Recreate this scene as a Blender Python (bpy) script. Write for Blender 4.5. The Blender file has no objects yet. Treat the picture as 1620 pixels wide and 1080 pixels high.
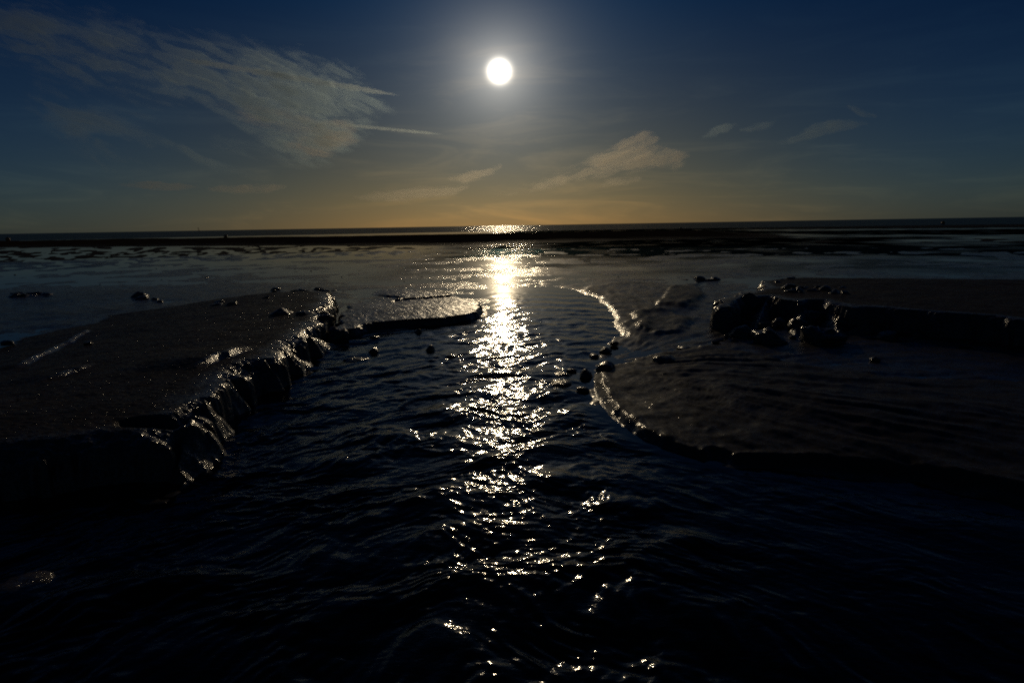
import bpy, math, random
import numpy as np
from mathutils import Matrix, Vector, Euler

S = bpy.context.scene
C = S.collection
rng = np.random.RandomState(7)
random.seed(7)
R = math.radians

# ------------------------------------------------------------------ camera
FPX, W, H = 1080.0, 1620.0, 1080.0            # focal length in photo pixels (24 mm on a 36 mm sensor)
PITCH, ROLL, EYE = R(9.64), R(-0.955), 1.0
cam_d = bpy.data.cameras.new('camera')
cam_d.sensor_width = 36.0
cam_d.lens = 24.0
cam_d.clip_start, cam_d.clip_end = 0.05, 400000.0
cam = bpy.data.objects.new('camera', cam_d)
C.objects.link(cam)
RM = Matrix.Rotation(math.pi/2 - PITCH, 3, 'X') @ Matrix.Rotation(ROLL, 3, 'Z')
cam.matrix_world = Matrix.Translation((0, 0, EYE)) @ RM.to_4x4()
S.camera = cam
RN = np.array(RM)

def ray(px, py):
    d = RN @ np.array([(px - W/2)/FPX, (H/2 - py)/FPX, -1.0])
    return d/np.linalg.norm(d)

def gp(px, py, z=0.0):
    """the place on level z of the beach that stands at this spot of the photograph"""
    d = ray(px, py)
    t = (EYE - z)/max(-d[2], 1e-5)
    return np.array([d[0]*t, d[1]*t])

# ------------------------------------------------------------------ light
SUN = ray(790, 113)
SUN_EL = math.asin(SUN[2])
SUN_AZ = math.atan2(SUN[0], SUN[1])
EXPOSURE = -4.3
S.view_settings.view_transform = 'Standard'
S.view_settings.look = 'None'
S.view_settings.gamma = 1.0
S.view_settings.use_curve_mapping = False
S.view_settings.exposure = EXPOSURE

sun_d = bpy.data.lights.new('sun', 'SUN')
sun_d.energy = 5.0
sun_d.angle = R(0.53)
sun_d.color = (1.0, 0.79, 0.50)
sun = bpy.data.objects.new('sun', sun_d)
C.objects.link(sun)
sun.rotation_euler = Vector(SUN).to_track_quat('Z', 'Y').to_euler()
sun.location = (0, 0, 30)

class NT:
    """small helper round a node tree"""
    def __init__(s, tree):
        s.t = tree; s.t.nodes.clear()
    def n(s, typ, **kw):
        x = s.t.nodes.new(typ)
        for k, v in kw.items():
            setattr(x, k, v)
        return x
    def put(s, sock, v):
        if isinstance(v, bpy.types.NodeSocket): s.t.links.new(v, sock)
        else: sock.default_value = v
    def m(s, op, a, b=None, c=None, clamp=False):
        x = s.n('ShaderNodeMath', operation=op, use_clamp=clamp)
        s.put(x.inputs[0], a)
        if b is not None: s.put(x.inputs[1], b)
        if c is not None: s.put(x.inputs[2], c)
        return x.outputs[0]
    def vm(s, op, a, b=None, scale=None):
        x = s.n('ShaderNodeVectorMath', operation=op)
        s.put(x.inputs[0], a)
        if b is not None: s.put(x.inputs[1], b)
        if scale is not None: s.put(x.inputs['Scale'], scale)
        return x.outputs['Value' if op in ('DOT_PRODUCT', 'LENGTH', 'DISTANCE') else 'Vector']
    def mix(s, f, a, b, blend='MIX'):
        x = s.n('ShaderNodeMix', data_type='RGBA', blend_type=blend)
        s.put(x.inputs[0], f); s.put(x.inputs[6], a); s.put(x.inputs[7], b)
        return x.outputs[2]
    def ramp(s, f, lo, hi, a=0.0, b=1.0, smooth=True):
        x = s.n('ShaderNodeMapRange', interpolation_type='SMOOTHSTEP' if smooth else 'LINEAR')
        s.put(x.inputs[0], f); s.put(x.inputs[1], lo); s.put(x.inputs[2], hi); s.put(x.inputs[3], a); s.put(x.inputs[4], b)
        return x.outputs[0]
    def noise(s, vec, scale, detail=4, rough=0.55, dist=0.0, col=False):
        x = s.n('ShaderNodeTexNoise')
        if vec is not None: s.put(x.inputs['Vector'], vec)
        x.inputs['Scale'].default_value = scale; x.inputs['Detail'].default_value = detail
        x.inputs['Roughness'].default_value = rough; x.inputs['Distortion'].default_value = dist
        return x.outputs['Color' if col else 'Fac']

world = bpy.data.worlds.new('World')
S.world = world
world.use_nodes = True
g = NT(world.node_tree)
out = g.n('ShaderNodeOutputWorld')
bg = g.n('ShaderNodeBackground')
bg.inputs['Strength'].default_value = 0.1
sky = g.n('ShaderNodeTexSky', sky_type='NISHITA')
sky.sun_disc = False
sky.sun_elevation = SUN_EL
sky.sun_rotation = SUN_AZ
sky.altitude = 0
sky.air_density = 1.0
sky.dust_density = 0.6
sky.ozone_density = 4.0
tc = g.n('ShaderNodeTexCoord')
dirv = g.vm('NORMALIZE', tc.outputs['Generated'])
cosang = g.vm('DOT_PRODUCT', dirv, tuple(SUN))
ang = g.m('MULTIPLY', g.m('ARCCOSINE', g.m('MINIMUM', cosang, 1.0)), 180/math.pi)     # degrees off the sun
el = g.m('MULTIPLY', g.m('ARCSINE', g.n('ShaderNodeSeparateXYZ').outputs[2]), 180/math.pi)
g.t.links.new(dirv, [n for n in g.t.nodes if n.type == 'SEPXYZ'][0].inputs[0])
# clear, deep blue air at the top of the view, a pale band low down and warm light only under the sun
low = g.mix(g.ramp(ang, 12, 38), (1.2, 1.14, 0.95, 1), (0.84, 1.24, 1.75, 1))
tint = g.mix(g.ramp(el, 2.0, 17.0, smooth=False), low, (0.12, 0.55, 1.25, 1))
tint = g.mix(g.ramp(el, 20.0, 50.0), tint, (0.30, 0.55, 0.72, 1))  # sky above the view greyed to take blue out of near-water reflections
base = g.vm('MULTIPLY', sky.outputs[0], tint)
# forward scatter round the sun
a1 = g.m('MULTIPLY', g.m('EXPONENT', g.m('MULTIPLY', g.m('POWER', g.m('DIVIDE', ang, 0.6), 2.0), -1.0)), 1500.0)
a2 = g.m('MULTIPLY', g.m('EXPONENT', g.m('DIVIDE', ang, -2.0)), 130.0)
a3 = g.m('MULTIPLY', g.m('EXPONENT', g.m('DIVIDE', ang, -4.6)), 7.0)
aurc = g.vm('ADD', g.vm('SCALE', (1.0, 0.93, 0.8), scale=g.m('ADD', a1, a2)), g.vm('SCALE', (0.85, 1.0, 1.0), scale=a3))
# thin high veil drawn out along the horizon
vec = g.vm('MULTIPLY', dirv, (5.0, 5.0, 34.0))
veil = g.ramp(g.noise(vec, 1.0, 6, 0.6, 0.8), 0.45, 0.75)
veil = g.m('MULTIPLY', veil, g.ramp(el, 22.0, 4.0, 0.0, 0.35))
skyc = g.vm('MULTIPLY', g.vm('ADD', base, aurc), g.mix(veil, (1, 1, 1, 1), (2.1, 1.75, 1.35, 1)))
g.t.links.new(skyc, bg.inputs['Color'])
g.t.links.new(bg.outputs[0], out.inputs[0])

S.cycles.use_adaptive_sampling = False
S.cycles.max_bounces = 6
S.cycles.diffuse_bounces = 1
S.cycles.glossy_bounces = 3
S.cycles.transparent_max_bounces = 12
S.cycles.caustics_reflective = False
S.cycles.caustics_refractive = False
S.cycles.sample_clamp_indirect = 4.0
S.cycles.use_denoising = False
S.cycles.volume_bounces = 0
S.cycles.pixel_filter_type = 'BLACKMAN_HARRIS'
S.cycles.filter_width = 2.1

# ------------------------------------------------------------------ numeric helpers
_perm = rng.permutation(4096).astype(np.int64)
_ga = rng.rand(4096)*2*np.pi
_gx, _gy = np.cos(_ga).astype(np.float32), np.sin(_ga).astype(np.float32)

def pnoise(x, y, seed=0):
    xi, yi = np.floor(x), np.floor(y)
    fx, fy = (x - xi).astype(np.float32), (y - yi).astype(np.float32)
    xi = xi.astype(np.int64) + seed*57; yi = yi.astype(np.int64) + seed*131
    def h(a, b): return _perm[(_perm[a & 4095] + b) & 4095]
    u = fx*fx*fx*(fx*(fx*6-15)+10); v = fy*fy*fy*(fy*(fy*6-15)+10)
    def gdot(i, j):
        k = h(xi+i, yi+j)
        return _gx[k]*(fx-i) + _gy[k]*(fy-j)
    a = gdot(0, 0); b = gdot(1, 0); c = gdot(0, 1); d = gdot(1, 1)
    return ((a + u*(b-a)) + v*((c + u*(d-c)) - (a + u*(b-a))))*1.5

def fbm(x, y, oct=4, seed=0, gain=0.5, ridged=False):
    s, a, t = 0, 1.0, 0
    for o in range(oct):
        n = pnoise(x*2**o, y*2**o, seed+o)
        if ridged: n = 1 - 2*np.abs(n)
        s = s + a*n; t += a; a *= gain
    return s/t

def sstep(x, a, b):
    t = np.clip((x-a)/(b-a), 0, 1)
    return t*t*(3-2*t)

def sdf(x, y, poly):
    """distance to a closed outline, positive inside"""
    P = np.asarray(poly, dtype=np.float64)
    best = np.full(x.shape, 1e18); inside = np.zeros(x.shape, dtype=bool)
    for i in range(len(P)):
        ax, ay = P[i]; bx, by = P[(i+1) % len(P)]
        ex, ey = bx-ax, by-ay
        t = np.clip(((x-ax)*ex + (y-ay)*ey)/max(ex*ex+ey*ey, 1e-12), 0, 1)
        best = np.minimum(best, (x-ax-t*ex)**2 + (y-ay-t*ey)**2)
        cr = (ay > y) != (by > y)
        xx = ax + (y-ay)/((by-ay) if by != ay else 1e-12)*ex
        inside ^= cr & (x < xx)
    d = np.sqrt(best)
    return np.where(inside, d, -d)

def outline(pts, z=0.0):
    return [gp(px, py, z) for px, py in pts]

# ------------------------------------------------------------------ mesh helpers
def grid_object(name, X, Y, Z, mat, keep=None, attrs=None, wrap=False):
    nr, nc = X.shape
    co = np.stack([X, Y, Z], -1).reshape(-1, 3).astype(np.float32)
    i, j = np.meshgrid(np.arange(nr-1), np.arange(nc-1), indexing='ij')
    a = (i*nc + j); q = np.stack([a, a+1, a+nc+1, a+nc], -1).reshape(-1, 4)
    if keep is not None:
        k = (keep[:-1, :-1] | keep[1:, :-1] | keep[:-1, 1:] | keep[1:, 1:]).reshape(-1)
        q = q[k]
        used = np.unique(q)
        remap = np.full(len(co), -1, dtype=np.int64); remap[used] = np.arange(len(used))
        q = remap[q]; co = co[used]
        attrs = {n: v.reshape(-1)[used] for n, v in (attrs or {}).items()}
    else:
        attrs = {n: v.reshape(-1) for n, v in (attrs or {}).items()}
    me = bpy.data.meshes.new(name)
    me.vertices.add(len(co)); me.vertices.foreach_set('co', co.reshape(-1))
    me.loops.add(q.size); me.loops.foreach_set('vertex_index', q.reshape(-1).astype(np.int32))
    me.polygons.add(len(q)); me.polygons.foreach_set('loop_start', np.arange(0, q.size, 4, dtype=np.int32))
    me.update(calc_edges=True)
    me.shade_smooth()
    for n, v in attrs.items():
        at = me.attributes.new(n, 'FLOAT', 'POINT'); at.data.foreach_set('value', v.astype(np.float32))
    me.materials.append(mat)
    o = bpy.data.objects.new(name, me); C.objects.link(o)
    return o

def polar(az0, az1, ncol, radii):
    """grid of places round the photographer's feet, x to the right, y ahead"""
    A = np.radians(np.linspace(az0, az1, ncol))
    r = np.asarray(radii)[:, None]
    return r*np.sin(A)[None, :], r*np.cos(A)[None, :]

def radii_by_angle(r0, r1, n):
    return EYE/np.tan(np.linspace(math.atan2(EYE, r0), math.atan2(EYE, r1), n))

def structure(o, label=None, cat=None):
    o['kind'] = 'structure'
    if label: o['label'] = label
    if cat: o['category'] = cat
    return o

# ------------------------------------------------------------------ materials
def new_mat(name):
    m = bpy.data.materials.new(name); m.use_nodes = True
    return m, NT(m.node_tree)

def sand_material(name, base=(0.075, 0.055, 0.037), wet=0.5, grain=170.0, lean_by=0.4, coat_rough=0.14, relief=0.006, coat_ior=1.33):
    m, k = new_mat(name)
    o = k.n('ShaderNodeOutputMaterial'); p = k.n('ShaderNodeBsdfPrincipled')
    geo = k.n('ShaderNodeNewGeometry'); pos = geo.outputs['Position']
    big = k.noise(pos, 2.2, 5, 0.6); mid = k.noise(pos, 19, 5, 0.65); fine = k.noise(pos, 150, 3, 0.6)
    shade = k.m('ADD', k.m('MULTIPLY', big, 0.55), k.m('ADD', k.m('MULTIPLY', mid, 0.45), k.m('MULTIPLY', fine, 0.5)))
    col = k.mix(k.ramp(shade, 0.45, 1.05), tuple(c*0.62 for c in base)+(1,), tuple(c*1.3 for c in base)+(1,))
    k.put(p.inputs['Base Color'], col)
    at = k.n('ShaderNodeAttribute', attribute_name='wet').outputs['Fac']
    wetv = k.m('MULTIPLY', at, k.ramp(k.noise(pos, 7, 4, 0.6), 0.3, 0.65, 0.55, 1.0), clamp=True)
    k.put(p.inputs['Specular IOR Level'], k.m('MULTIPLY', wetv, 0.14))
    k.put(p.inputs['Roughness'], k.ramp(wetv, 0.0, 1.0, 0.75, 0.4, False))
    p.inputs['IOR'].default_value = 1.4
    # grains: every cell leans its own way and carries a film of water
    vor = k.n('ShaderNodeTexVoronoi'); k.put(vor.inputs['Vector'], pos); vor.inputs['Scale'].default_value = grain
    wn = k.n('ShaderNodeSeparateColor'); k.put(wn.inputs[0], vor.outputs['Color'])
    odd = k.m('ADD', k.m('MULTIPLY', k.m('POWER', wn.outputs[0], 8.0), 1.2), 1.0)
    lean = k.vm('SCALE', k.vm('SUBTRACT', vor.outputs['Color'], (0.5, 0.5, 0.5)), scale=k.m('MULTIPLY', odd, lean_by))
    b1 = k.n('ShaderNodeBump'); b1.inputs['Strength'].default_value = 0.5; b1.inputs['Distance'].default_value = relief
    k.put(b1.inputs['Height'], k.noise(pos, 60, 5, 0.7))
    k.put(p.inputs['Normal'], b1.outputs[0])
    gn = k.vm('NORMALIZE', k.vm('ADD', b1.outputs[0], lean))
    k.put(p.inputs['Coat Normal'], gn)
    k.put(p.inputs['Coat Weight'], k.m('MULTIPLY', wetv, wet))
    p.inputs['Coat Roughness'].default_value = coat_rough
    p.inputs['Coat IOR'].default_value = coat_ior
    k.t.links.new(p.outputs[0], o.inputs[0])
    return m

def water_material(name, ruffle=0.0, clear=(0.55, 0.47, 0.36, 1), scale=26.0, dist=0.02, far=False):
    m, k = new_mat(name)
    o = k.n('ShaderNodeOutputMaterial')
    geo = k.n('ShaderNodeNewGeometry'); pos = geo.outputs['Position']
    rip = k.n('ShaderNodeAttribute', attribute_name='ripple').outputs['Fac']
    b = k.n('ShaderNodeBump'); b.inputs['Distance'].default_value = dist
    vec = k.vm('MULTIPLY', pos, (0.62, 1.0, 1.0)) 
    h = k.m('ADD', k.noise(vec, scale, 3, 0.55, 0.4), k.m('MULTIPLY', k.noise(vec, scale*0.4, 2, 0.5, 0.6), 1.6))
    k.put(b.inputs['Height'], h); k.put(b.inputs['Strength'], rip)
    fr = k.n('ShaderNodeFresnel'); fr.inputs['IOR'].default_value = 1.333; k.put(fr.inputs['Normal'], b.outputs[0])
    gl = k.n('ShaderNodeBsdfGlossy'); k.put(gl.inputs['Roughness'], k.n('ShaderNodeAttribute', attribute_name='rough').outputs['Fac']); k.put(gl.inputs['Normal'], b.outputs[0])
    tr = k.n('ShaderNodeBsdfTransparent'); tr.inputs['Color'].default_value = clear
    mx = k.n('ShaderNodeMixShader'); k.put(mx.inputs[0], k.m('MULTIPLY', fr.outputs[0], k.m('SUBTRACT', 1.0, k.m('MULTIPLY', rip, ruffle))))   # wave backs hide much of a ruffled face
    k.t.links.new(tr.outputs[0], mx.inputs[1]); k.t.links.new(gl.outputs[0], mx.inputs[2])
    if far:
        d = k.n('ShaderNodeBsdfDiffuse'); d.inputs['Color'].default_value = (0.012, 0.022, 0.024, 1)
        k.t.links.new(d.outputs[0], mx.inputs[1])
    k.t.links.new(mx.outputs[0], o.inputs[0])
    return m

MAT_SAND = sand_material('wet_sand', wet=0.7, lean_by=0.36, coat_rough=0.14, relief=0.0012)
MAT_BANK = sand_material('bank_sand', base=(0.10, 0.07, 0.045), wet=1.0, lean_by=0.58, coat_rough=0.13, coat_ior=1.5)
MAT_BAR = sand_material('bar_sand', base=(0.09, 0.066, 0.044), wet=1.0, lean_by=0.32, coat_rough=0.24, relief=0.003)
MAT_STONE = sand_material('dark_stone', base=(0.06, 0.05, 0.042), wet=0.9, grain=90)
MAT_STREAM = water_material('stream_water', scale=60, dist=0.002)
MAT_POOL = water_material('pool_water', ruffle=1.0, clear=(0.16, 0.22, 0.24, 1), scale=16, dist=0.02)
MAT_SEA = water_material('sea_water', ruffle=1.7, scale=1.6, dist=0.5, far=True)

# ------------------------------------------------------------------ the lie of the land (all levels in metres, water level 0)
ZL, ZR = 0.18, 0.21
LEFT = outline([(-420, 500), (-200, 470), (0, 452), (110, 450), (205, 452), (238, 452), (300, 456), (345, 459), (420, 458), (480, 456), (522, 462),
                (529, 476), (512, 488), (519, 503), (492, 520), (472, 541), (448, 552), (446, 566), (424, 571), (402, 578), (391, 592), (368, 594), (357, 612),
                (334, 627), (321, 649), (297, 655), (289, 668), (262, 674), (268, 690), (236, 696), (196, 694), (150, 697), (60, 708), (-40, 712), (-420, 760)], ZL)
RIGHT = outline([(1200, 443), (1260, 438), (1400, 439), (1620, 441), (2000, 446), (2200, 560), (1900, 524), (1620, 506), (1500, 495), (1400, 487), (1340, 485),
                 (1290, 474), (1262, 478), (1215, 468), (1180, 470), (1148, 488), (1128, 486), (1140, 474), (1178, 462), (1206, 454)], ZR)
BAR = outline([(552, 450), (640, 451), (705, 459), (748, 471), (762, 482), (757, 494), (737, 499), (697, 504), (643, 508), (600, 512), (552, 522), (530, 524), (540, 500), (556, 470)], 0.06)
BAR_TOP = outline([(520, 449), (600, 449), (660, 452), (716, 460), (680, 464), (640, 468), (616, 472), (634, 464), (600, 459), (560, 456)], 0.085)
STREAM = outline([(540, 528), (640, 520), (765, 500), (772, 478), (752, 462), (840, 452), (900, 455), (958, 470), (982, 500), (992, 528), (962, 560), (940, 588), (944, 622), (962, 655),
                  (1008, 690), (1060, 714), (1118, 730), (1300, 744), (1450, 759), (1620, 792), (2000, 880), (2400, 1900), (-900, 1900), (-700, 840), (0, 770), (262, 788), (318, 708), (368, 642), (448, 574), (515, 538)])
FAN = outline([(940, 592), (985, 578), (1050, 562), (1120, 553), (1190, 566), (1300, 590), (1420, 606), (1620, 612), (2000, 640), (2100, 900), (1620, 790), (1450, 757), (1300, 742), (1160, 734), (1130, 722), (1118, 729),
               (1060, 712), (1010, 689), (965, 655), (945, 624)])
SLOPE = outline([(905, 470), (930, 452), (990, 446), (1075, 452), (1120, 470), (1108, 490), (1030, 500), (1045, 530), (1010, 545), (970, 520), (960, 490), (935, 478)])
FLATL = outline([(-300, 468), (0, 458), (200, 452), (430, 448), (540, 452), (420, 480), (200, 505), (0, 540), (-300, 600)])
SLOPE2 = outline([(1000, 498), (1022, 492), (1060, 494), (1095, 508), (1080, 527), (1034, 532), (1010, 522)])
SLOPE3 = outline([(1036, 486), (1050, 472), (1063, 454), (1100, 450), (1116, 468), (1085, 488)])
FARBAR = outline([(-300, 397), (0, 392), (300, 389), (740, 389), (860, 384), (1080, 378), (1268, 374.5), (1200, 369), (1150, 363.2), (900, 367.5), (600, 372.5), (300, 376.5), (0, 381), (-300, 386)])
FARBAR2 = outline([(1100, 362.4), (1500, 360.2), (1900, 356), (1900, 350.5), (1500, 356.3), (1130, 361.4)])
LUMP1 = outline([(-300, 408), (0, 399), (300, 397), (520, 395), (660, 397), (640, 402), (440, 410), (280, 412), (130, 424), (0, 432), (-300, 448)])
LUMP2 = outline([(-300, 400), (0, 393), (740, 390), (740, 393), (400, 396), (0, 399), (-300, 404)])
LUMP3 = outline([(1560, 379), (1640, 377), (1900, 376), (1900, 384), (1620, 384), (1560, 381)])
LUMP4 = outline([(1470, 404), (1560, 400), (1900, 394), (1900, 410), (1600, 408), (1500, 407)])
BAND1 = outline([(1240, 376), (1268, 374.6), (1210, 369.3), (1300, 371.2), (1620, 371.5), (1900, 369), (1900, 373), (1620, 376), (1400, 374.5)])
BAND2 = outline([(1150, 363.5), (1500, 361), (1900, 357.2), (1900, 359.6), (1500, 363.2), (1240, 365.5)])
CALM_FAR = outline([(1390, 384), (1470, 378), (1580, 374), (1900, 370), (1900, 378), (1640, 383), (1480, 390)])

def ground_level(x, y):
    r = np.hypot(x, y)
    z = -0.0015 + 0.016*fbm(x*0.8, y*0.5, 4, 3) + 0.012*fbm(x*2.6, y*2.2, 4, 9)*(1-0.4*sstep(r, 6, 14)) + 0.012*fbm(x*0.3, y*1.1, 3, 17)*sstep(r, 5, 9) + (0.004*fbm(x*8, y*8, 3, 15) + 0.007*fbm(x*3.4, y*3.0, 3, 13, ridged=True) - 0.002)*(1-sstep(r, 10, 18))
    z = z - 0.006*sstep(r, 20, 30) - 0.05*sstep(r, 58, 80)
    z = z + 0.011*sstep(sdf(x, y, FLATL) + 0.5*fbm(x, y, 3, 19), -0.5, 0.6)
    # runnels pouring from the right bank towards the stream
    cx, cy = gp(905, 590)
    th = np.arctan2(y-cy, x-cx); rr = np.hypot(x-cx, y-cy)
    thw = th + 0.06*fbm(x*1.3, y*1.3, 3, 21)
    run = fbm(thw*9, rr*0.55, 4, 31) + 0.6*fbm(thw*23, rr*0.9+7, 3, 37)
    sidew = sstep(x, cx+0.1, cx+0.9)*(1-sstep(y, 8.0, 10.0))
    z = z + sidew*(0.014*run + 0.007)
    d = sdf(x, y, FAN)
    z = z + sstep(d, -0.02, 0.05)*0.040 + sstep(d, 0.0, 0.9)*0.03*(1-sstep(rr, 2.0, 5.0)*0.6) + sstep(d, 0.0, .5)*0.007*run
    z = z + sstep(d, -0.03, 0.0)*(1-sstep(d, 0.05, 0.13))*0.010*fbm(x*17, y*5, 3, 33)          # crinkled margin
    d = sdf(x, y, SLOPE) + 0.10*fbm(x*3, y*1.6, 3, 41)
    z = z + sstep(d, -0.03, 0.12)*(0.016 + 0.010*fbm(x*5, y*3, 3, 43, ridged=True))
    for poly, sd_ in ((SLOPE2, 45), (SLOPE3, 47)):
        d = sdf(x, y, poly) + 0.07*fbm(x*4, y*2.5, 3, sd_)
        z = z + sstep(d, -0.03, 0.05)*0.028
    # the stream bed
    d = sdf(x, y, STREAM) + 0.05*fbm(x*3, y*3, 3, 51)
    z = z - sstep(d, 0.0, 0.35)*(0.10 + 0.04*fbm(x*2.5, y*2.5, 3, 53) + 0.012*fbm(x*9, y*9, 3, 59)) - sstep(d, 0.3, 1.2)*0.05
    # rippled sand standing out of the film of water
    for poly, amt, sx, sy in ((LUMP1, 0.07, 1.7, 0.62), (LUMP2, 0.07, 1.1, 0.4), (LUMP3, 0.10, 0.7, 0.25), (LUMP4, 0.09, 0.8, 0.35)):
        d = sdf(x, y, poly)
        soft = 0.12*r
        z = z + sstep(d, -0.12*soft, 0.10*soft)*(amt*(0.12 + fbm(x*sx, y*sy, 3, 61)))
    d = sdf(x, y, FARBAR) + 1.2*fbm(x*0.15, y*0.12, 3, 71)
    z = z + sstep(d, -0.5, 6)*0.16 + sstep(d, 0, 2)*0.02*fbm(x*.8, y*.3, 3, 73)
    d = sdf(x, y, FARBAR2) + 1.0*fbm(x*0.1, y*0.1, 3, 75)
    z = z + sstep(d, -1, 8)*0.16
    return z

def bank_level(x, y, poly, top, seed, width, amp, flute, slumps=()):
    d = sdf(x, y, poly)
    fl = np.clip(0.45 + 1.3*fbm(x*1.9, y*1.9, 2, seed+31), 0.05, 1.3)           # fluted in places only
    d = d + 1.2*amp*fbm(x*2.6, y*2.6, 4, seed) + fl*flute*np.clip(1.7*fbm(x*9, y*9, 3, seed+5, 0.6), -1, 1) + 0.3*flute*fbm(x*31, y*31, 2, seed+9)
    sl = np.clip(0.55 + 1.1*fbm(x*2.3, y*2.3, 2, seed+17), 0.12, 1.0)       # slumped shoulder here, crisp lip there
    z = top - 0.07*sl*np.clip(1 - d/(width*sl), 0, 1)**2
    t = np.clip((d + 0.045)/0.05, 0, 1)
    z = -0.10 + (z + 0.10)*(1-(1-t)**2.2)
    for p0, z0, p1, z1, w in slumps:                                         # tongues of sand that slid off the edge
        e = p1-p0; L = np.hypot(*e); e = e/L
        al = (x-p0[0])*e[0] + (y-p0[1])*e[1]; ac = -(x-p0[0])*e[1] + (y-p0[1])*e[0] + 0.04*fbm(x*7, y*7, 3, seed+23)
        t = np.clip(al/L, -0.2, 1.25)
        zr = z0 + (z1-z0)*t - np.abs(ac)*0.85 - 6*np.clip(np.abs(ac)-w, 0, None)**2 - np.clip(al-L, 0, None)*1.2 - np.clip(-al-0.02, 0, None)*2 + 0.012*fbm(x*17, y*17, 3, seed+25)
        z = np.maximum(z, zr)
    inner = sstep(d, 0.0, 0.5)
    z = z + inner*(0.016*fbm(x*1.5, y*1.1, 4, seed+11) + 0.004*fbm(x*8, y*6, 3, seed+13)) + sstep(d, 0.0, 0.08)*0.004*fbm(x*26, y*26, 3, seed+15)
    return z, d

# ------------------------------------------------------------------ ground
AZ = 46
X, Y = polar(-AZ, AZ, 760, radii_by_angle(0.75, 230, 720))
Zg = ground_level(X, Y)
wet = 1 - 0.5*sstep(Zg, 0.0, 0.05)
wet = np.where(np.hypot(X, Y) > 30, 0.05*(1-sstep(sdf(X, Y, FARBAR), 0.5, 3)), wet)
structure(grid_object('tidal_flat', X, Y, Zg, MAT_SAND, Zg > -0.30, {'wet': wet}))
# beach beside and behind the photographer
Xb, Yb = polar(AZ, 360-AZ, 120, np.geomspace(0.75, 230, 60))
structure(grid_object('beach', Xb, Yb, 0.03 + 0.02*fbm(Xb*0.6, Yb*0.6, 3, 5) - 0.16*np.exp(-np.hypot(Xb, Yb)/3), MAT_SAND, None, {'wet': np.full(Xb.shape, .6)}))

X, Y = polar(-46, -13.4, 560, np.concatenate([np.arange(1.9, 4.6, 0.006), np.arange(4.6, 9.5, 0.012)]))
lip = LEFT[10:]
dl = np.full(X.shape, 9.0)
lipd = [lip[i] + (lip[i+1]-lip[i])*k/6 for i in range(len(lip)-1) for k in range(6)]
for p in lipd: dl = np.minimum(dl, np.hypot(X-p[0], Y-p[1]))
TOPL = ZL - 0.19*sstep(dl, 0.6, 3.1)
Zl, d = bank_level(X, Y, LEFT, TOPL, 101, 0.21, 0.09, 0.045,
    [(gp(*a, z0), z0, gp(*b, z1), z1, w) for a, z0, b, z1, w in (((296, 668), 0.165, (284, 786), -0.02, 0.06), ((318, 650), 0.15, (352, 716), -0.03, 0.04), ((330, 640), 0.16, (380, 690), -0.03, 0.035),
     ((366, 606), 0.16, (404, 655), -0.03, 0.04), ((420, 574), 0.165, (452, 612), -0.03, 0.03), ((452, 556), 0.15, (500, 575), -0.03, 0.05), ((488, 532), 0.15, (540, 548), -0.03, 0.06), ((230, 690), 0.14, (190, 730), 0.05, 0.05))])
hc = gp(240, 668, 0.17); hd = np.hypot((X-hc[0])/0.17, (Y-hc[1])/0.11)      # the scooped hollow on the lip
Zl = Zl - 0.06*(1-sstep(hd, 0.45, 1.0))
stepwet = np.zeros(X.shape)
for (p0, p1, dep, wd) in (((312, 583), (400, 550), 0.036, 0.055), ((66, 598), (152, 571), 0.020, 0.035), ((26, 562), (140, 500), 0.022, 0.04)):
    q0, q1 = gp(*p0, ZL), gp(*p1, ZL)                                       # small steps left by the falling water
    e = q1-q0; L = np.hypot(*e); e = e/L
    al = (X-q0[0])*e[0] + (Y-q0[1])*e[1]; ac = -(X-q0[0])*e[1] + (Y-q0[1])*e[0] + 0.03*fbm(X*4, Y*4, 2, 171)
    fade = sstep(al, -0.1, 0.2)*(1-sstep(al, L-0.2, L+0.1))
    Zl = Zl + fade*dep*sstep(ac, -wd/2, wd/2)*(1-sstep(ac, 0.1, 0.7))
    stepwet = np.maximum(stepwet, fade*(1-sstep(np.abs(ac), wd*0.5, wd)))
structure(grid_object('sand_bank', X, Y, Zl, MAT_BANK, Zl > -0.09, {'wet': np.maximum(stepwet, 0.25 + 0.75*(1-sstep(d, 0.03, 0.25)))}))

X, Y = polar(13.0, 46, 420, np.concatenate([np.arange(3.6, 7.2, 0.008), np.arange(7.2, 14, 0.03)]))
Zr, d = bank_level(X, Y, RIGHT, ZR, 131, 0.12, 0.10, 0.05,
    [(gp(*a, z0), z0, gp(*b, z1), z1, w) for a, z0, b, z1, w in (((1215, 472), 0.18, (1190, 535), -0.02, 0.08), ((1275, 478), 0.17, (1255, 540), 0.0, 0.10), ((1320, 488), 0.15, (1330, 540), 0.0, 0.10), ((1400, 500), 0.12, (1340, 525), 0.03, 0.06), ((1470, 505), 0.10, (1440, 540), 0.0, 0.08))])
structure(grid_object('sand_bank', X, Y, Zr, MAT_BANK, Zr > -0.09, {'wet': 0.15 + 0.7*(1-sstep(d, 0.03, 0.22))}))

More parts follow.
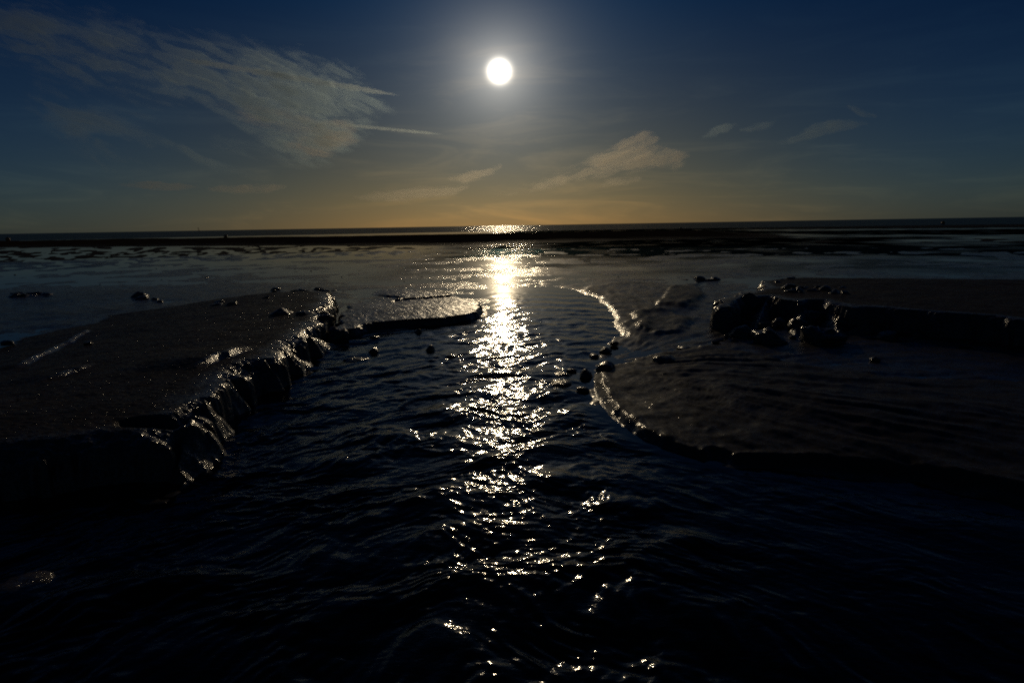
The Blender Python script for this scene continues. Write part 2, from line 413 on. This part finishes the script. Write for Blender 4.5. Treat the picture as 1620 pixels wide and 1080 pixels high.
X, Y = polar(-16.5, 0, 330, np.arange(5.6, 11.5, 0.011))
TOPS = 0.075 - 0.085*sstep(Y - 0.25*(X+1.5), 7.6, 10.4) - 0.05*sstep(-X, 1.7, 2.7)
Zs, d = bank_level(X, Y, BAR, TOPS, 151, 0.07, 0.05, 0.02)
d2 = sdf(X, Y, BAR_TOP) + 0.03*fbm(X*8, Y*8, 3, 157)
Zs = Zs + sstep(d2, -0.01, 0.05)*0.03 + np.where(d > 0.02, 0.006*fbm(X*14+Y*5, Y*3, 3, 159), 0)
structure(grid_object('sandbar', X, Y, Zs, MAT_BAR, Zs > -0.09, {'wet': np.full(X.shape, 1.0)}))

# ------------------------------------------------------------------ water
BULGES = [(225, 930, 0.10, 0.022), (40, 960, 0.11, 0.03), (1085, 858, 0.06, 0.018), (520, 735, 0.12, 0.02), (700, 655, 0.14, 0.02), (860, 690, 0.11, 0.018), (880, 760, 0.10, 0.015), (620, 690, 0.12, 0.018), (1000, 800, 0.10, 0.012)]
def wave_level(x, y):
    r = np.hypot(x, y)
    d = sdf(x, y, STREAM)
    body = sstep(d, -0.03, 0.25)
    wx = x + 0.09*fbm(x*2.4, y*2.4, 2, 201)
    wy = y + 0.16*fbm(x*2.0, y*2.0, 2, 203) + 0.5*np.maximum(0, -x-0.25) + 0.4*np.maximum(0, x-0.35)
    z = np.zeros(x.shape)
    lr = np.random.RandomState(11)
    mods = [np.clip(0.5 + 1.5*fbm(x*q+k, y*q, 3, 211+k), 0, 1.7) for k, q in enumerate((1.3, 2.4, 3.6))]
    for i in range(84):
        lam = 0.034*(0.70/0.034)**(lr.rand()**1.25)
        kk = 2*math.pi/lam
        a = math.pi/2 + lr.randn()*(0.5 if lam > 0.2 else 0.95)
        slope = 0.0145 if lam > 0.2 else (0.027 if lam > 0.08 else 0.036)
        amp = slope/kk
        s = np.sin(kk*(wx*math.cos(a)+wy*math.sin(a)) + lr.rand()*6.28)
        if lam < 0.25: s = s*mods[i % 3]
        if lam < 0.07: s = s*(1-sstep(r, 3.5, 6.0))
        z += amp*s
    calm = 1 - 0.6*sstep(x, 0.35, 1.0)*(1-sstep(y, 2.6, 3.4))
    z = z*body*calm*(1.42-0.25*sstep(r, 4.5, 9))*(1-0.35*sstep(r, 5, 9))*(1-sstep(r, 8, 11.5))
    for px, py, rad, h in BULGES:                                          # water heaped over stones on the bed
        c = gp(px, py)
        q = np.hypot((x-c[0])/1.5, y-c[1])/rad
        z = z + h*np.exp(-q*q)
    return z, body

X, Y = polar(-AZ, AZ, 880, np.concatenate([[0.75, 0.95], radii_by_angle(1.1, 12.0, 740)]))
Zw, body = wave_level(X, Y)
structure(grid_object('stream', X, Y, Zw, MAT_STREAM, Zw > (ground_level(X, Y) - 0.02), {'ripple': 0.02 + 0.6*body*(1-sstep(np.hypot(X, Y), 7, 11.5)), 'rough': 0.07 + 0.07*sstep(np.hypot(X, Y), 7, 11.8)}))

X, Y = polar(-AZ, AZ, 420, radii_by_angle(12.0, 120.0, 220))
film = sstep(np.hypot(X, Y), 19, 24)                                    # thin smooth film first, wind ripples beyond
film = film*sstep(X, -6, 4)
film = np.maximum(film, 0.0)
for band, sft in ((CALM_FAR, 2.0), (BAND1, 2.0), (BAND2, 3.0)):
    film = film*(1-sstep(sdf(X, Y, band) + 0.8*fbm(X*0.2, Y*0.2, 3, 95), -sft, sft*0.6))
structure(grid_object('tidal_pool', X, Y, np.zeros(X.shape), MAT_POOL, None, {'ripple': 0.004 + 0.62*sstep(np.hypot(X, Y), 12, 15)*(1-sstep(-X, 1.5, 4))*np.clip(0.6+fbm(X*0.5, Y*0.3, 3, 91)*1.6, 0, 1) + 0.7*film, 'rough': 0.09 + 0.05*(1-sstep(np.hypot(X, Y), 17, 24))}))
X, Y = polar(-AZ-20, AZ+20, 90, np.geomspace(120, 120000, 60))
structure(grid_object('sea', X, Y, np.zeros(X.shape), MAT_SEA, None, {'ripple': np.full(X.shape, 0.38), 'rough': np.full(X.shape, 0.13)}))

# ------------------------------------------------------------------ clouds: lens-shaped bodies of thin vapour some 45 km off
def vapour(name, density, col=(1, 0.98, 0.95, 1), aniso=0.78):
    m, k = new_mat(name)
    o = k.n('ShaderNodeOutputMaterial'); v = k.n('ShaderNodeVolumePrincipled')
    v.inputs['Color'].default_value = col; v.inputs['Density'].default_value = density; v.inputs['Anisotropy'].default_value = aniso
    k.t.links.new(v.outputs[0], o.inputs['Volume'])
    return m
MAT_CIRRUS = vapour('cirrus', 1/1500, (0.66, 0.88, 1.0, 1))  # whiter sunlight of the high air put into the scatter colour
MAT_WARM_LIT = vapour('cirrus_warm_lit', 1/1500, (1.0, 0.92, 0.78, 1))  # same vapour with the warm light on lower cloud put into its colour
MAT_TRAIL = vapour('ice_trail', 1/500, (0.8, 0.95, 1.0, 1))
CN = np.array([0.0, -0.77, -0.64])
CD = 45000.0

def on_layer(px, py):
    d = np.stack([(px-W/2)/FPX, (H/2-py)/FPX, -np.ones_like(px)], -1) @ RN.T
    base = CD*np.array([0, math.cos(R(9)), math.sin(R(9))])
    t = (base @ CN)/(d @ CN)
    return d*t[..., None]

def cloud(name, label, box, dens, thick, step=2.0, mat=None):
    x0, y0, x1, y1 = box
    px, py = np.meshgrid(np.arange(x0, x1+.1, step), np.arange(y0, y1+.1, step*0.8))
    D = np.clip(dens(px, py), 0, None)
    D[0] = D[-1] = 0; D[:, 0] = D[:, -1] = 0
    P = on_layer(px, py)
    nr, nc = px.shape
    T = thick*D
    lo = P + CN*T[..., None]*0.5; hi = P - CN*T[..., None]*0.5
    used = D > 0.004
    face = used[:-1, :-1] | used[1:, :-1] | used[:-1, 1:] | used[1:, 1:]
    vin = np.zeros((nr, nc), bool)
    vin[:-1, :-1] |= face; vin[1:, :-1] |= face; vin[:-1, 1:] |= face; vin[1:, 1:] |= face
    vall = np.zeros((nr, nc), int)
    vall[:-1, :-1] += face; vall[1:, :-1] += face; vall[:-1, 1:] += face; vall[1:, 1:] += face
    rim = vin & (vall < 4)
    lo[rim] = P[rim]; hi[rim] = P[rim]                                      # the two skins meet along the rim
    ids = np.full((nr, nc), -1); ids[vin] = np.arange(vin.sum())
    ids2 = ids.copy(); ins = vin & ~rim; ids2[ins] = vin.sum() + np.arange(ins.sum())
    co = np.concatenate([lo[vin], hi[ins]]) + np.array([0, 0, EYE])
    i, j = np.nonzero(face)
    def quads(I, flip):
        q = np.stack([I[i, j], I[i, j+1], I[i+1, j+1], I[i+1, j]], -1)
        return q if flip else q[:, ::-1]
    q = np.concatenate([quads(ids, False), quads(ids2, True)])
    me = bpy.data.meshes.new(name)
    me.vertices.add(len(co)); me.vertices.foreach_set('co', co.astype(np.float32).reshape(-1))
    me.loops.add(q.size); me.loops.foreach_set('vertex_index', q.reshape(-1).astype(np.int32))
    me.polygons.add(len(q)); me.polygons.foreach_set('loop_start', np.arange(0, q.size, 4, dtype=np.int32))
    me.update(calc_edges=True); me.validate()
    me.materials.append(mat or MAT_CIRRUS)
    o = bpy.data.objects.new(name, me); C.objects.link(o)
    o['label'] = label; o['category'] = 'cloud'
    return o

def streaks(px, py, ang, along, across, seed, oct=5, warp=0.5):
    c, s_ = math.cos(R(ang)), math.sin(R(ang))
    u = (px*c + py*s_)/along; v = (-px*s_ + py*c)/across
    w1 = fbm(u*0.8, v*0.4, 3, seed+40); w2 = fbm(u*0.8+9, v*0.4, 3, seed+50)
    return fbm(u+warp*w1, v+warp*1.4*w2, oct, seed, 0.58)

def big(px, py):
    body = [(-80, 15), (40, 5), (160, 25), (250, 55), (340, 68), (430, 84), (520, 104), (575, 135), (612, 178), (585, 200), (560, 222), (520, 242), (478, 250), (440, 232), (395, 205), (360, 178), (300, 160),
            (250, 158), (190, 150), (110, 128), (40, 100), (-80, 70)]
    d = sdf(px, py, body) + 26*fbm(px/70, py/40, 4, 301)
    m = sstep(d, -24, 46)
    n = 0.6*streaks(px, py, 13, 170, 17, 311, 6) + 0.55*streaks(px, py, 27, 90, 11, 331, 5, warp=0.9)
    f = sstep(n, -0.14, 0.36)
    hot = np.exp(-((px-500)/90)**2-((py-140)/34)**2)*0.7 + np.exp(-((px-480)/60)**2-((py-222)/24)**2)*0.3 + np.exp(-((px-400)/90)**2-((py-185)/18)**2)*.35 + 0.42
    left = 1 - 0.2*sstep(-px, -230, -20)
    return m*(0.07+0.93*f)*hot*left
cloud('cirrus_cloud', 'large wispy cirrus fanning across the upper left sky', (-110, -20, 660, 290), big, 3600, 1.6)
def tail(px, py):
    d = sdf(px, py, [(352, 166), (400, 168), (450, 178), (505, 190), (562, 204), (560, 222), (520, 243), (484, 251), (450, 236), (468, 220), (420, 200), (380, 184)]) + 14*fbm(px/45, py/20, 4, 381)
    return sstep(d, -9, 18)*(0.15+0.85*sstep(streaks(px, py, 14, 90, 10, 391, 5), -0.25, 0.4))*(0.5+0.5*sstep(px, 380, 500))
cloud('cirrus_cloud', 'warm-lit curled tail of cloud along the bottom of the large cirrus', (330, 140, 600, 275), tail, 1100, 1.5, MAT_WARM_LIT)
def low_veil(px, py):
    d = sdf(px, py, [(60, 130), (160, 160), (260, 205), (420, 240), (420, 275), (260, 270), (140, 262), (90, 215), (40, 170)]) + 26*fbm(px/80, py/40, 4, 341)
    return sstep(d, -14, 45)*sstep(streaks(px, py, 22, 130, 26, 351), -0.2, 0.6)*0.5
cloud('cirrus_cloud', 'faint grey cirrus veil hanging below the large left cloud', (0, 100, 480, 310), low_veil, 2100)
def feather(px, py):
    body = [(1016, 212), (1036, 218), (1028, 230), (1060, 238), (1084, 247), (1078, 260), (1040, 264), (985, 268), (930, 279), (880, 293), (830, 303), (780, 312), (850, 294), (898, 272), (940, 250), (980, 232)]
    d = sdf(px, py, body) + 9*fbm(px/36, py/16, 4, 361)
    n = 0.8*streaks(px, py, -22, 110, 8, 371, 6, warp=0.6) + 0.4*streaks(px, py, -6, 50, 7, 373, 4)
    return sstep(d, -9, 17)*(0.03 + 0.97*sstep(n, -0.22, 0.42))*(0.4 + 0.6*sstep(px, 850, 960))
cloud('cirrus_cloud', 'feather-shaped warm cirrus just right of and below the sun', (750, 195, 1110, 330), feather, 1900, 1.5, MAT_WARM_LIT)
WISPS = [('short pale wisp, leftmost of the faint ones in the right sky', [(1112, 217), (1130, 203), (1150, 195), (1166, 196), (1150, 207), (1128, 215)], -28, 420),
         ('small slanting wisp between two fainter ones in the right sky', [(1172, 206), (1195, 199), (1226, 192), (1216, 201), (1190, 207)], -16, 380),
         ('long pale wisp, widest of the faint ones in the right sky', [(1230, 228), (1262, 214), (1284, 200), (1310, 191), (1350, 191), (1372, 196), (1340, 203), (1300, 213), (1260, 224)], -12, 430),
         ('small bright tick of cloud highest in the right sky', [(1342, 168), (1356, 172), (1384, 184), (1366, 182), (1350, 176)], 24, 460),
         ('thin streak low in the sky under the feather cloud', [(944, 296), (964, 285), (1014, 282), (990, 290)], -10, 420),
         ('low orange streak, nearer the left edge of the sky', [(190, 292), (240, 288), (312, 295), (280, 301), (230, 298)], 6, 520),
         ('low orange streak under the large left cloud', [(330, 298), (390, 294), (450, 296), (420, 304), (370, 304)], 2, 520),
         ('faint curl of cloud low below the sun', [(712, 282), (745, 272), (792, 264), (776, 276), (735, 290)], -14, 380),
         ('faint long streak low and left of the sun', [(560, 312), (640, 300), (740, 296), (720, 306), (620, 318)], -6, 420)]
for i, (lab, poly, an, th) in enumerate(WISPS):
    xs = [p[0] for p in poly]; ys = [p[1] for p in poly]
    def f(px, py, poly=poly, an=an, i=i):
        d = sdf(px, py, poly) + 5*fbm(px/26, py/9, 4, 401+i*7)
        return sstep(d, -4, 7)*(0.35+0.65*sstep(streaks(px, py, an, 40, 6, 411+i*7), -0.35, 0.4))
    cloud('cloud_wisp', lab, (min(xs)-14, min(ys)-12, max(xs)+14, max(ys)+12), f, th*1.9, 1.0, MAT_WARM_LIT if max(ys) > 240 else MAT_CIRRUS)
def trail(name, label, p0, p1, w0, w1, thick):
    ax, ay = p0; bx, by = p1; L = math.hypot(bx-ax, by-ay); ex, ey = (bx-ax)/L, (by-ay)/L
    def f(px, py):
        al = ((px-ax)*ex + (py-ay)*ey)/L; ac = -(px-ax)*ey + (py-ay)*ex + 0.5*pnoise(al*18, al*0, 501)
        w = w0 + (w1-w0)*np.clip(al, 0, 1)
        return np.exp(-(ac/w)**2)*sstep(al, 0.0, 0.12)*(1-sstep(al, 0.82, 1.0))*(0.8+0.4*pnoise(px/9, py/9, 503))
    o = cloud(name, label, (min(ax, bx)-3, min(ay, by)-5, max(ax, bx)+3, max(ay, by)+5), f, thick, 1.0, MAT_TRAIL)
    o['category'] = 'contrail'
trail('contrail', 'long straight contrail crossing the large left cloud', (284, 93), (636, 152), 1.4, 1.0, 1000)
trail('contrail', 'short contrail low to the left of the sun', (536, 197), (702, 213), 1.5, 0.8, 420)

# ------------------------------------------------------------------ stones, clods and pebbles
def icosphere(sub):
    import bmesh
    bm = bmesh.new(); bmesh.ops.create_icosphere(bm, subdivisions=sub, radius=1.0)
    v = np.array([q.co[:] for q in bm.verts]); f = [[w.index for w in p.verts] for p in bm.faces]
    bm.free(); return v, f
ICO = {k: icosphere(k) for k in (2, 3, 4)}

def lump(name, label, cat, px, py, wpx, hpx, z=0.0, rough=0.25, group=None, mat=None, sub=3, seed=None, deep=1.0, sink=0.25, yaw=None, facet=True):
    """a stone or clod whose foot stands at this spot of the beach"""
    c = gp(px, py, z)
    dist = math.hypot(math.hypot(*c), EYE-z)
    w, h = 0.86*wpx/FPX*dist, (0.62 if name == 'stone' else 0.85)*hpx/FPX*dist
    seed = seed if seed is not None else int(px*7+py*13)
    lr = np.random.RandomState(seed % 99991)
    v, f = ICO[sub]
    off = lr.rand(3)*50
    def n3(p, q): return (pnoise(p[:, 0]*q+off[0], p[:, 1]*q+off[1], 1)+pnoise(p[:, 1]*q+off[1], p[:, 2]*q+off[2], 2)+pnoise(p[:, 2]*q+off[2], p[:, 0]*q+off[0], 3))/1.7
    disp = 1 + rough*n3(v, 1.1) + rough*0.55*n3(v, 2.7) + rough*0.3*n3(v, 6.1)
    p = v*disp[:, None]
    for _ in range(9 if facet else 0):                                       # broken faces
        nrm = lr.randn(3); nrm /= np.linalg.norm(nrm); lim = 0.55 + 0.35*lr.rand()
        over = np.clip(p @ nrm - lim, 0, None)
        p = p - 0.85*over[:, None]*nrm
    zz = p[:, 2]
    p[:, 2] = np.where(zz < -sink, -sink - 0.25*(-sink-zz), zz)
    p[:, 2] += sink
    p = p*np.array([w/2, w/2*deep*(1.25 if name == 'stone' else 1.0), h/(1+sink)])
    me = bpy.data.meshes.new(name)
    me.from_pydata(p.tolist(), [], f); me.shade_smooth()
    at = me.attributes.new('wet', 'FLOAT', 'POINT'); at.data.foreach_set('value', np.full(len(p), 0.9, np.float32))
    me.materials.append(mat or MAT_STONE)
    o = bpy.data.objects.new(name, me); C.objects.link(o)
    o.location = (c[0], c[1] + w/2*deep*0.6, z - 0.006)
    o.rotation_euler = (0, 0, lr.rand()*0.9-0.45 if yaw is None else yaw)
    o['label'] = label; o['category'] = cat
    if group: o['group'] = group
    return o

GR = 'dark stones along the right edge of the stream'
for lab, px, py, w, h, rg in [
        ('largest rounded dark stone on the right edge of the stream', 957, 588, 44, 25, 0.24),
        ('dark knobbly stone close against the left side of the largest rounded stone', 927, 598, 28, 21, 0.34),
        ('small round dark stone standing farthest up the right stream edge', 972, 545, 18, 12, 0.25),
        ('low dark stone just up-slope of the largest rounded stone', 958, 556, 24, 11, 0.2),
        ('small flat stone in shallow water above the knobbly stone', 940, 564, 20, 8, 0.2),
        ('small dark stone poking from the water left of the knobbly stone', 904, 588, 20, 10, 0.2),
        ('long low stone awash, upper of the two in the stream beside the fan', 890, 594, 38, 8, 0.18),
        ('long low stone awash, lower of the two in the stream beside the fan', 888, 609, 42, 11, 0.18),
        ('pointed dark stone nearest the glinting edge of the sand fan', 923, 620, 28, 15, 0.34),
        ('broad dark wedge-shaped stone resting on the sand fan', 1054, 580, 60, 26, 0.22),
        ('thin dark stone lying beyond the broad wedge stone', 1086, 553, 30, 8, 0.25),
        ('small low stone at the tip of the sand ridge right of the wedge stone', 1116, 550, 22, 7, 0.25),
        ('tiny stone left of the broad wedge stone', 1008, 571, 13, 6, 0.2),
        ('small glinting stone at the foot of the largest rounded stone', 966, 603, 16, 7, 0.2)]:
    lump('stone', lab, 'stone', px, py, w, h, 0.0 if px < 945 else 0.012, rg, GR)
GL = 'clods in the water off the low sandbar'
for lab, px, py, w, h, rg in [
        ('big dark clod slumped at the tip of the left sand bank', 532, 541, 44, 27, 0.35),
        ('dark clod in the water beside the big slumped clod', 592, 537, 22, 8, 0.25),
        ('small dark clod closest under the front edge of the low sandbar', 660, 527, 17, 8, 0.25),
        ('dark clod awash farther below the low sandbar, left one', 590, 558, 30, 10, 0.25),
        ('dark clod awash farther below the low sandbar, right one', 680, 555, 22, 11, 0.25),
        ('long flat clod barely breaking the water below the others', 562, 572, 50, 7, 0.25)]:
    lump('sand_clod', lab, 'clod', px, py, w, h, 0.0, rg, GL, MAT_BANK)
GB = 'collapsed sand blocks under the right bank'
for lab, px, py, w, h, rg, z in [
        ('tall dark block of sand at the very tip of the right bank', 1143, 512, 42, 38, 0.3, 0),
        ('craggy block of sand behind the tip block of the right bank', 1192, 498, 52, 40, 0.35, 0.02),
        ('smooth wet slab of sand shining blue below the tip block', 1178, 534, 56, 22, 0.18, 0),
        ('wide dark clod at the water line right of the shining slab', 1226, 545, 66, 28, 0.32, 0),
        ('widest rugged clod lowest in the collapsed pile', 1304, 546, 78, 30, 0.32, 0),
        ('clod in the middle of the collapsed pile with a glinting rim', 1264, 522, 34, 22, 0.35, .02),
        ('clod wedged between the pile and the right bank face', 1290, 508, 36, 20, 0.35, .04),
        ('small clod in the upper left of the collapsed pile', 1236, 516, 26, 14, 0.35, .02),
        ('upright clod at the right end of the collapsed pile', 1332, 519, 24, 20, 0.3, .02),
        ('small clod between the shining slab and the middle of the pile', 1211, 520, 22, 13, 0.35, .02),
        ('oval dark stone lying alone right of the collapsed pile', 1414, 538, 38, 17, 0.14, 0),
        ('small glinting pebble alone on the wet sand under the oval stone', 1387, 570, 18, 7, 0.2, 0.015),
        ('long ridge of fallen sand reaching right of the upright clod', 1366, 511, 60, 13, 0.3, .03)]:
    lump('sand_clod', lab, 'clod', px, py, w, h, z, rg, GB, MAT_BANK, 4 if w > 40 else 3)

NTH = ('leftmost second third fourth fifth sixth seventh eighth ninth tenth eleventh twelfth thirteenth fourteenth fifteenth sixteenth seventeenth eighteenth '
       'nineteenth twentieth twenty-first twenty-second twenty-third twenty-fourth').split()
def scatter(n, name, label, cat, group, box, size, z, seed, mat, rough=0.4, flat=0.45, sub=2, row=None):
    lr = np.random.RandomState(seed)
    spots = []
    for i in range(n):
        px = box[0] + (box[2]-box[0])*lr.rand(); py = box[1] + (box[3]-box[1])*lr.rand()
        w = size[0] + (size[1]-size[0])*lr.rand()**1.7
        spots.append((px, py, w, w*flat*(0.7+0.6*lr.rand()), i))
    for k, (px, py, w, h, i) in enumerate(sorted(spots)):
        lab = label
        if row: lab = (NTH[0] + ' ' if k == 0 else 'rightmost ' if k == n-1 else NTH[k] + ' from left, ') + label + ' ' + row
        lump(name, lab, cat, px, py, w, h, z, rough, group, mat, sub, seed*1000+i)
scatter(44, 'sand_crumb', 'small wet crumb of sand in the collapsed pile below the right bank', 'crumb', 'crumbs of the collapsed pile', (1150, 500, 1345, 548), (6, 15), 0.015, 21, MAT_BANK, 0.4, 0.6)
scatter(16, 'sand_clod', 'dark crumbled clod', 'clod', 'clods on top of the right bank', (1246, 456, 1346, 467), (12, 26), 0.20, 22, MAT_BANK, .45, .42, 3, row='in the row on top of right bank')
scatter(7, 'sand_clod', 'dark clod', 'clod', 'clods at the far corner of the right bank', (1203, 441, 1258, 449), (10, 22), 0.19, 23, MAT_BANK, .45, .4, 3, row='at the far corner of the right bank')
scatter(4, 'sand_clod', 'dark clod', 'clod', 'clods on the flat beside the right bank', (1098, 438, 1134, 445), (10, 22), 0.0, 24, MAT_BANK, .4, .4, 3, row='on the wet flat beside the right bank')
scatter(24, 'sand_clod', 'rugged clod', 'clod', 'long row of clods on the left bank', (335, 478, 478, 488), (12, 32), 0.12, 25, MAT_BANK, .45, .38, 3, row='in the row across the left bank')
scatter(16, 'sand_clod', 'rugged clod', 'clod', 'clods near the tip of the left bank', (422, 494, 512, 506), (12, 36), 0.15, 26, MAT_BANK, .45, .4, 3, row='in the patch near the left bank tip')
scatter(14, 'sand_clod', 'low clod', 'clod', 'clods behind the left bank', (425, 456, 530, 463), (10, 24), 0.02, 27, MAT_BANK, .4, .3, 3, row='on wet flat behind the left bank')
scatter(6, 'sand_clod', 'dark clod', 'clod', 'clods of the mound on the left bank', (208, 471, 254, 479), (12, 28), 0.0, 28, MAT_BANK, .4, .30, 3, row='of the mound behind the left bank')
scatter(14, 'sand_clod', 'low clod', 'clod', 'clods of the far left ridge', (18, 461, 126, 472), (10, 30), -0.008, 29, MAT_BANK, .4, .24, 3, row='of the ridge on the left flat')
scatter(12, 'sand_clod', 'small clod', 'clod', 'clods scattered on top of the left bank', (130, 515, 385, 575), (8, 18), 0.10, 30, MAT_BANK, .4, .42, 3, row='scattered on the smooth left bank')
lump('stone', 'small dark stone lying alone at the left edge of the flat', 'stone', 9, 545, 20, 10, 0.02, 0.25)
scatter(60, 'pebble', 'small pebble on the wet sand flat', 'pebble', 'pebbles scattered on the wet flat', (540, 425, 1150, 520), (2, 5), 0.0, 31, MAT_STONE, .3, .45)
scatter(26, 'pebble', 'small pebble on the wet flat behind the left bank', 'pebble', 'pebbles behind the left bank', (0, 425, 540, 470), (2, 5), 0.0, 32, MAT_STONE, .3, .45)
scatter(26, 'pebble', 'small pebble on the streaked sand right of the stream', 'pebble', 'pebbles on the streaked sand', (1010, 585, 1600, 720), (3, 9), 0.02, 33, MAT_STONE, .3, .55)
lump('stone', 'large rounded stone under the water near the lower left corner', 'stone', 225, 960, 150, 60, -0.125, 0.14, None, None, 4, facet=False)
lump('sand_clod', 'wet hump of sand at the left edge of the foreground water', 'clod', 10, 1004, 140, 60, -0.085, 0.14, None, MAT_BANK, 4, facet=False)
lump('stone', 'brown stone just under the water right of the glitter', 'stone', 1085, 874, 76, 26, -0.05, 0.16, None, None, 4, facet=False)

# ------------------------------------------------------------------ far marks on the sea
def flat_mat(name, col, rough=0.5):
    m, k = new_mat(name); o = k.n('ShaderNodeOutputMaterial'); p = k.n('ShaderNodeBsdfPrincipled')
    geo = k.n('ShaderNodeNewGeometry')
    k.put(p.inputs['Base Color'], k.mix(k.noise(geo.outputs['Position'], 6, 4), tuple(c*0.7 for c in col)+(1,), tuple(c*1.25 for c in col)+(1,)))
    p.inputs['Roughness'].default_value = rough
    k.t.links.new(p.outputs[0], o.inputs[0]); return m
MAT_ORANGE = flat_mat('orange_plastic', (0.75, 0.22, 0.03), 0.25)
MAT_IRON = flat_mat('dark_iron', (0.05, 0.045, 0.04), 0.6)
import bmesh
def turned(name, prof, mat, parent=None, seg=20):
    bm = bmesh.new(); rings = []
    for r_, z_ in prof:
        rings.append([bm.verts.new((r_*math.cos(a), r_*math.sin(a), z_)) for a in np.linspace(0, 2*math.pi, seg, endpoint=False)])
    for a, b in zip(rings[:-1], rings[1:]):
        for i in range(seg): bm.faces.new((a[i], a[(i+1) % seg], b[(i+1) % seg], b[i]))
    bm.faces.new(rings[0][::-1]); bm.faces.new(rings[-1])
    me = bpy.data.meshes.new(name); bm.to_mesh(me); bm.free(); me.shade_smooth(); me.materials.append(mat)
    o = bpy.data.objects.new(name, me); C.objects.link(o)
    if parent: o.parent = parent
    return o
def empty(name, label, cat, loc, group=None):
    o = bpy.data.objects.new(name, None); C.objects.link(o); o.location = loc
    o['label'] = label; o['category'] = cat
    if group: o['group'] = group
    return o
def buoy(px, py, dia_px, label):
    c = gp(px, py); dist = math.hypot(*c); r_ = dia_px/FPX*dist/2
    b = empty('buoy', label, 'buoy', (c[0], c[1], 0), 'orange buoys beyond the sandbar')
    th = np.linspace(-0.5*math.pi, 0.5*math.pi, 14)
    turned('float', [(max(0.02, r_*math.cos(t)), r_*0.75 + r_*math.sin(t)) for t in th], MAT_ORANGE, b)
    turned('mooring_eye', [(0.10*r_, 1.7*r_), (0.2*r_, 1.75*r_), (0.2*r_, 1.95*r_), (0.08*r_, 2.0*r_)], MAT_IRON, b, 10)
    return b
buoy(357, 376.2, 5.0, 'orange buoy on the dark sea under the big cloud, largest of the buoys')
buoy(12.5, 381.0, 5.0, 'orange buoy at the far left end of the sea')
buoy(1492, 354.6, 4.6, 'dull orange buoy at the right end of the sea')
buoy(1077, 362.3, 3.0, 'tiny orange buoy right of the sun glitter')
def mark(px, ybase, hpx, wpx, tilt, name, label, cat, dist=None):
    d = ray(px, ybase)
    if dist is None: c = gp(px, ybase); dist = math.hypot(*c)
    else: c = np.array([d[0], d[1]])/math.hypot(d[0], d[1])*dist
    h, w = hpx/FPX*dist, wpx/FPX*dist
    e = empty(name, label, cat, (c[0], c[1], -0.4))
    turned('pole', [(w*0.55, 0), (w*0.5, h*0.5), (w*0.35, h)], MAT_IRON, e, 12)
    turned('topmark', [(w*0.1, h*0.86), (w*0.9, h*0.9), (w*0.9, h*1.0), (w*0.1, h*1.06)], MAT_IRON, e, 12)
    e.rotation_euler = (0, tilt, 0)
mark(315.2, 364.6, 5.5, 0.8, -0.2, 'beacon', 'thin leaning beacon pole on the horizon left of the sun', 'beacon', 900)
mark(957, 363.4, 4.2, 1.0, 0.1, 'post', 'thin dark post at the water edge, left of a near pair', 'post')
mark(978, 363.0, 3.4, 0.9, -0.05, 'post', 'thin dark post at the water edge, right of a near pair', 'post')
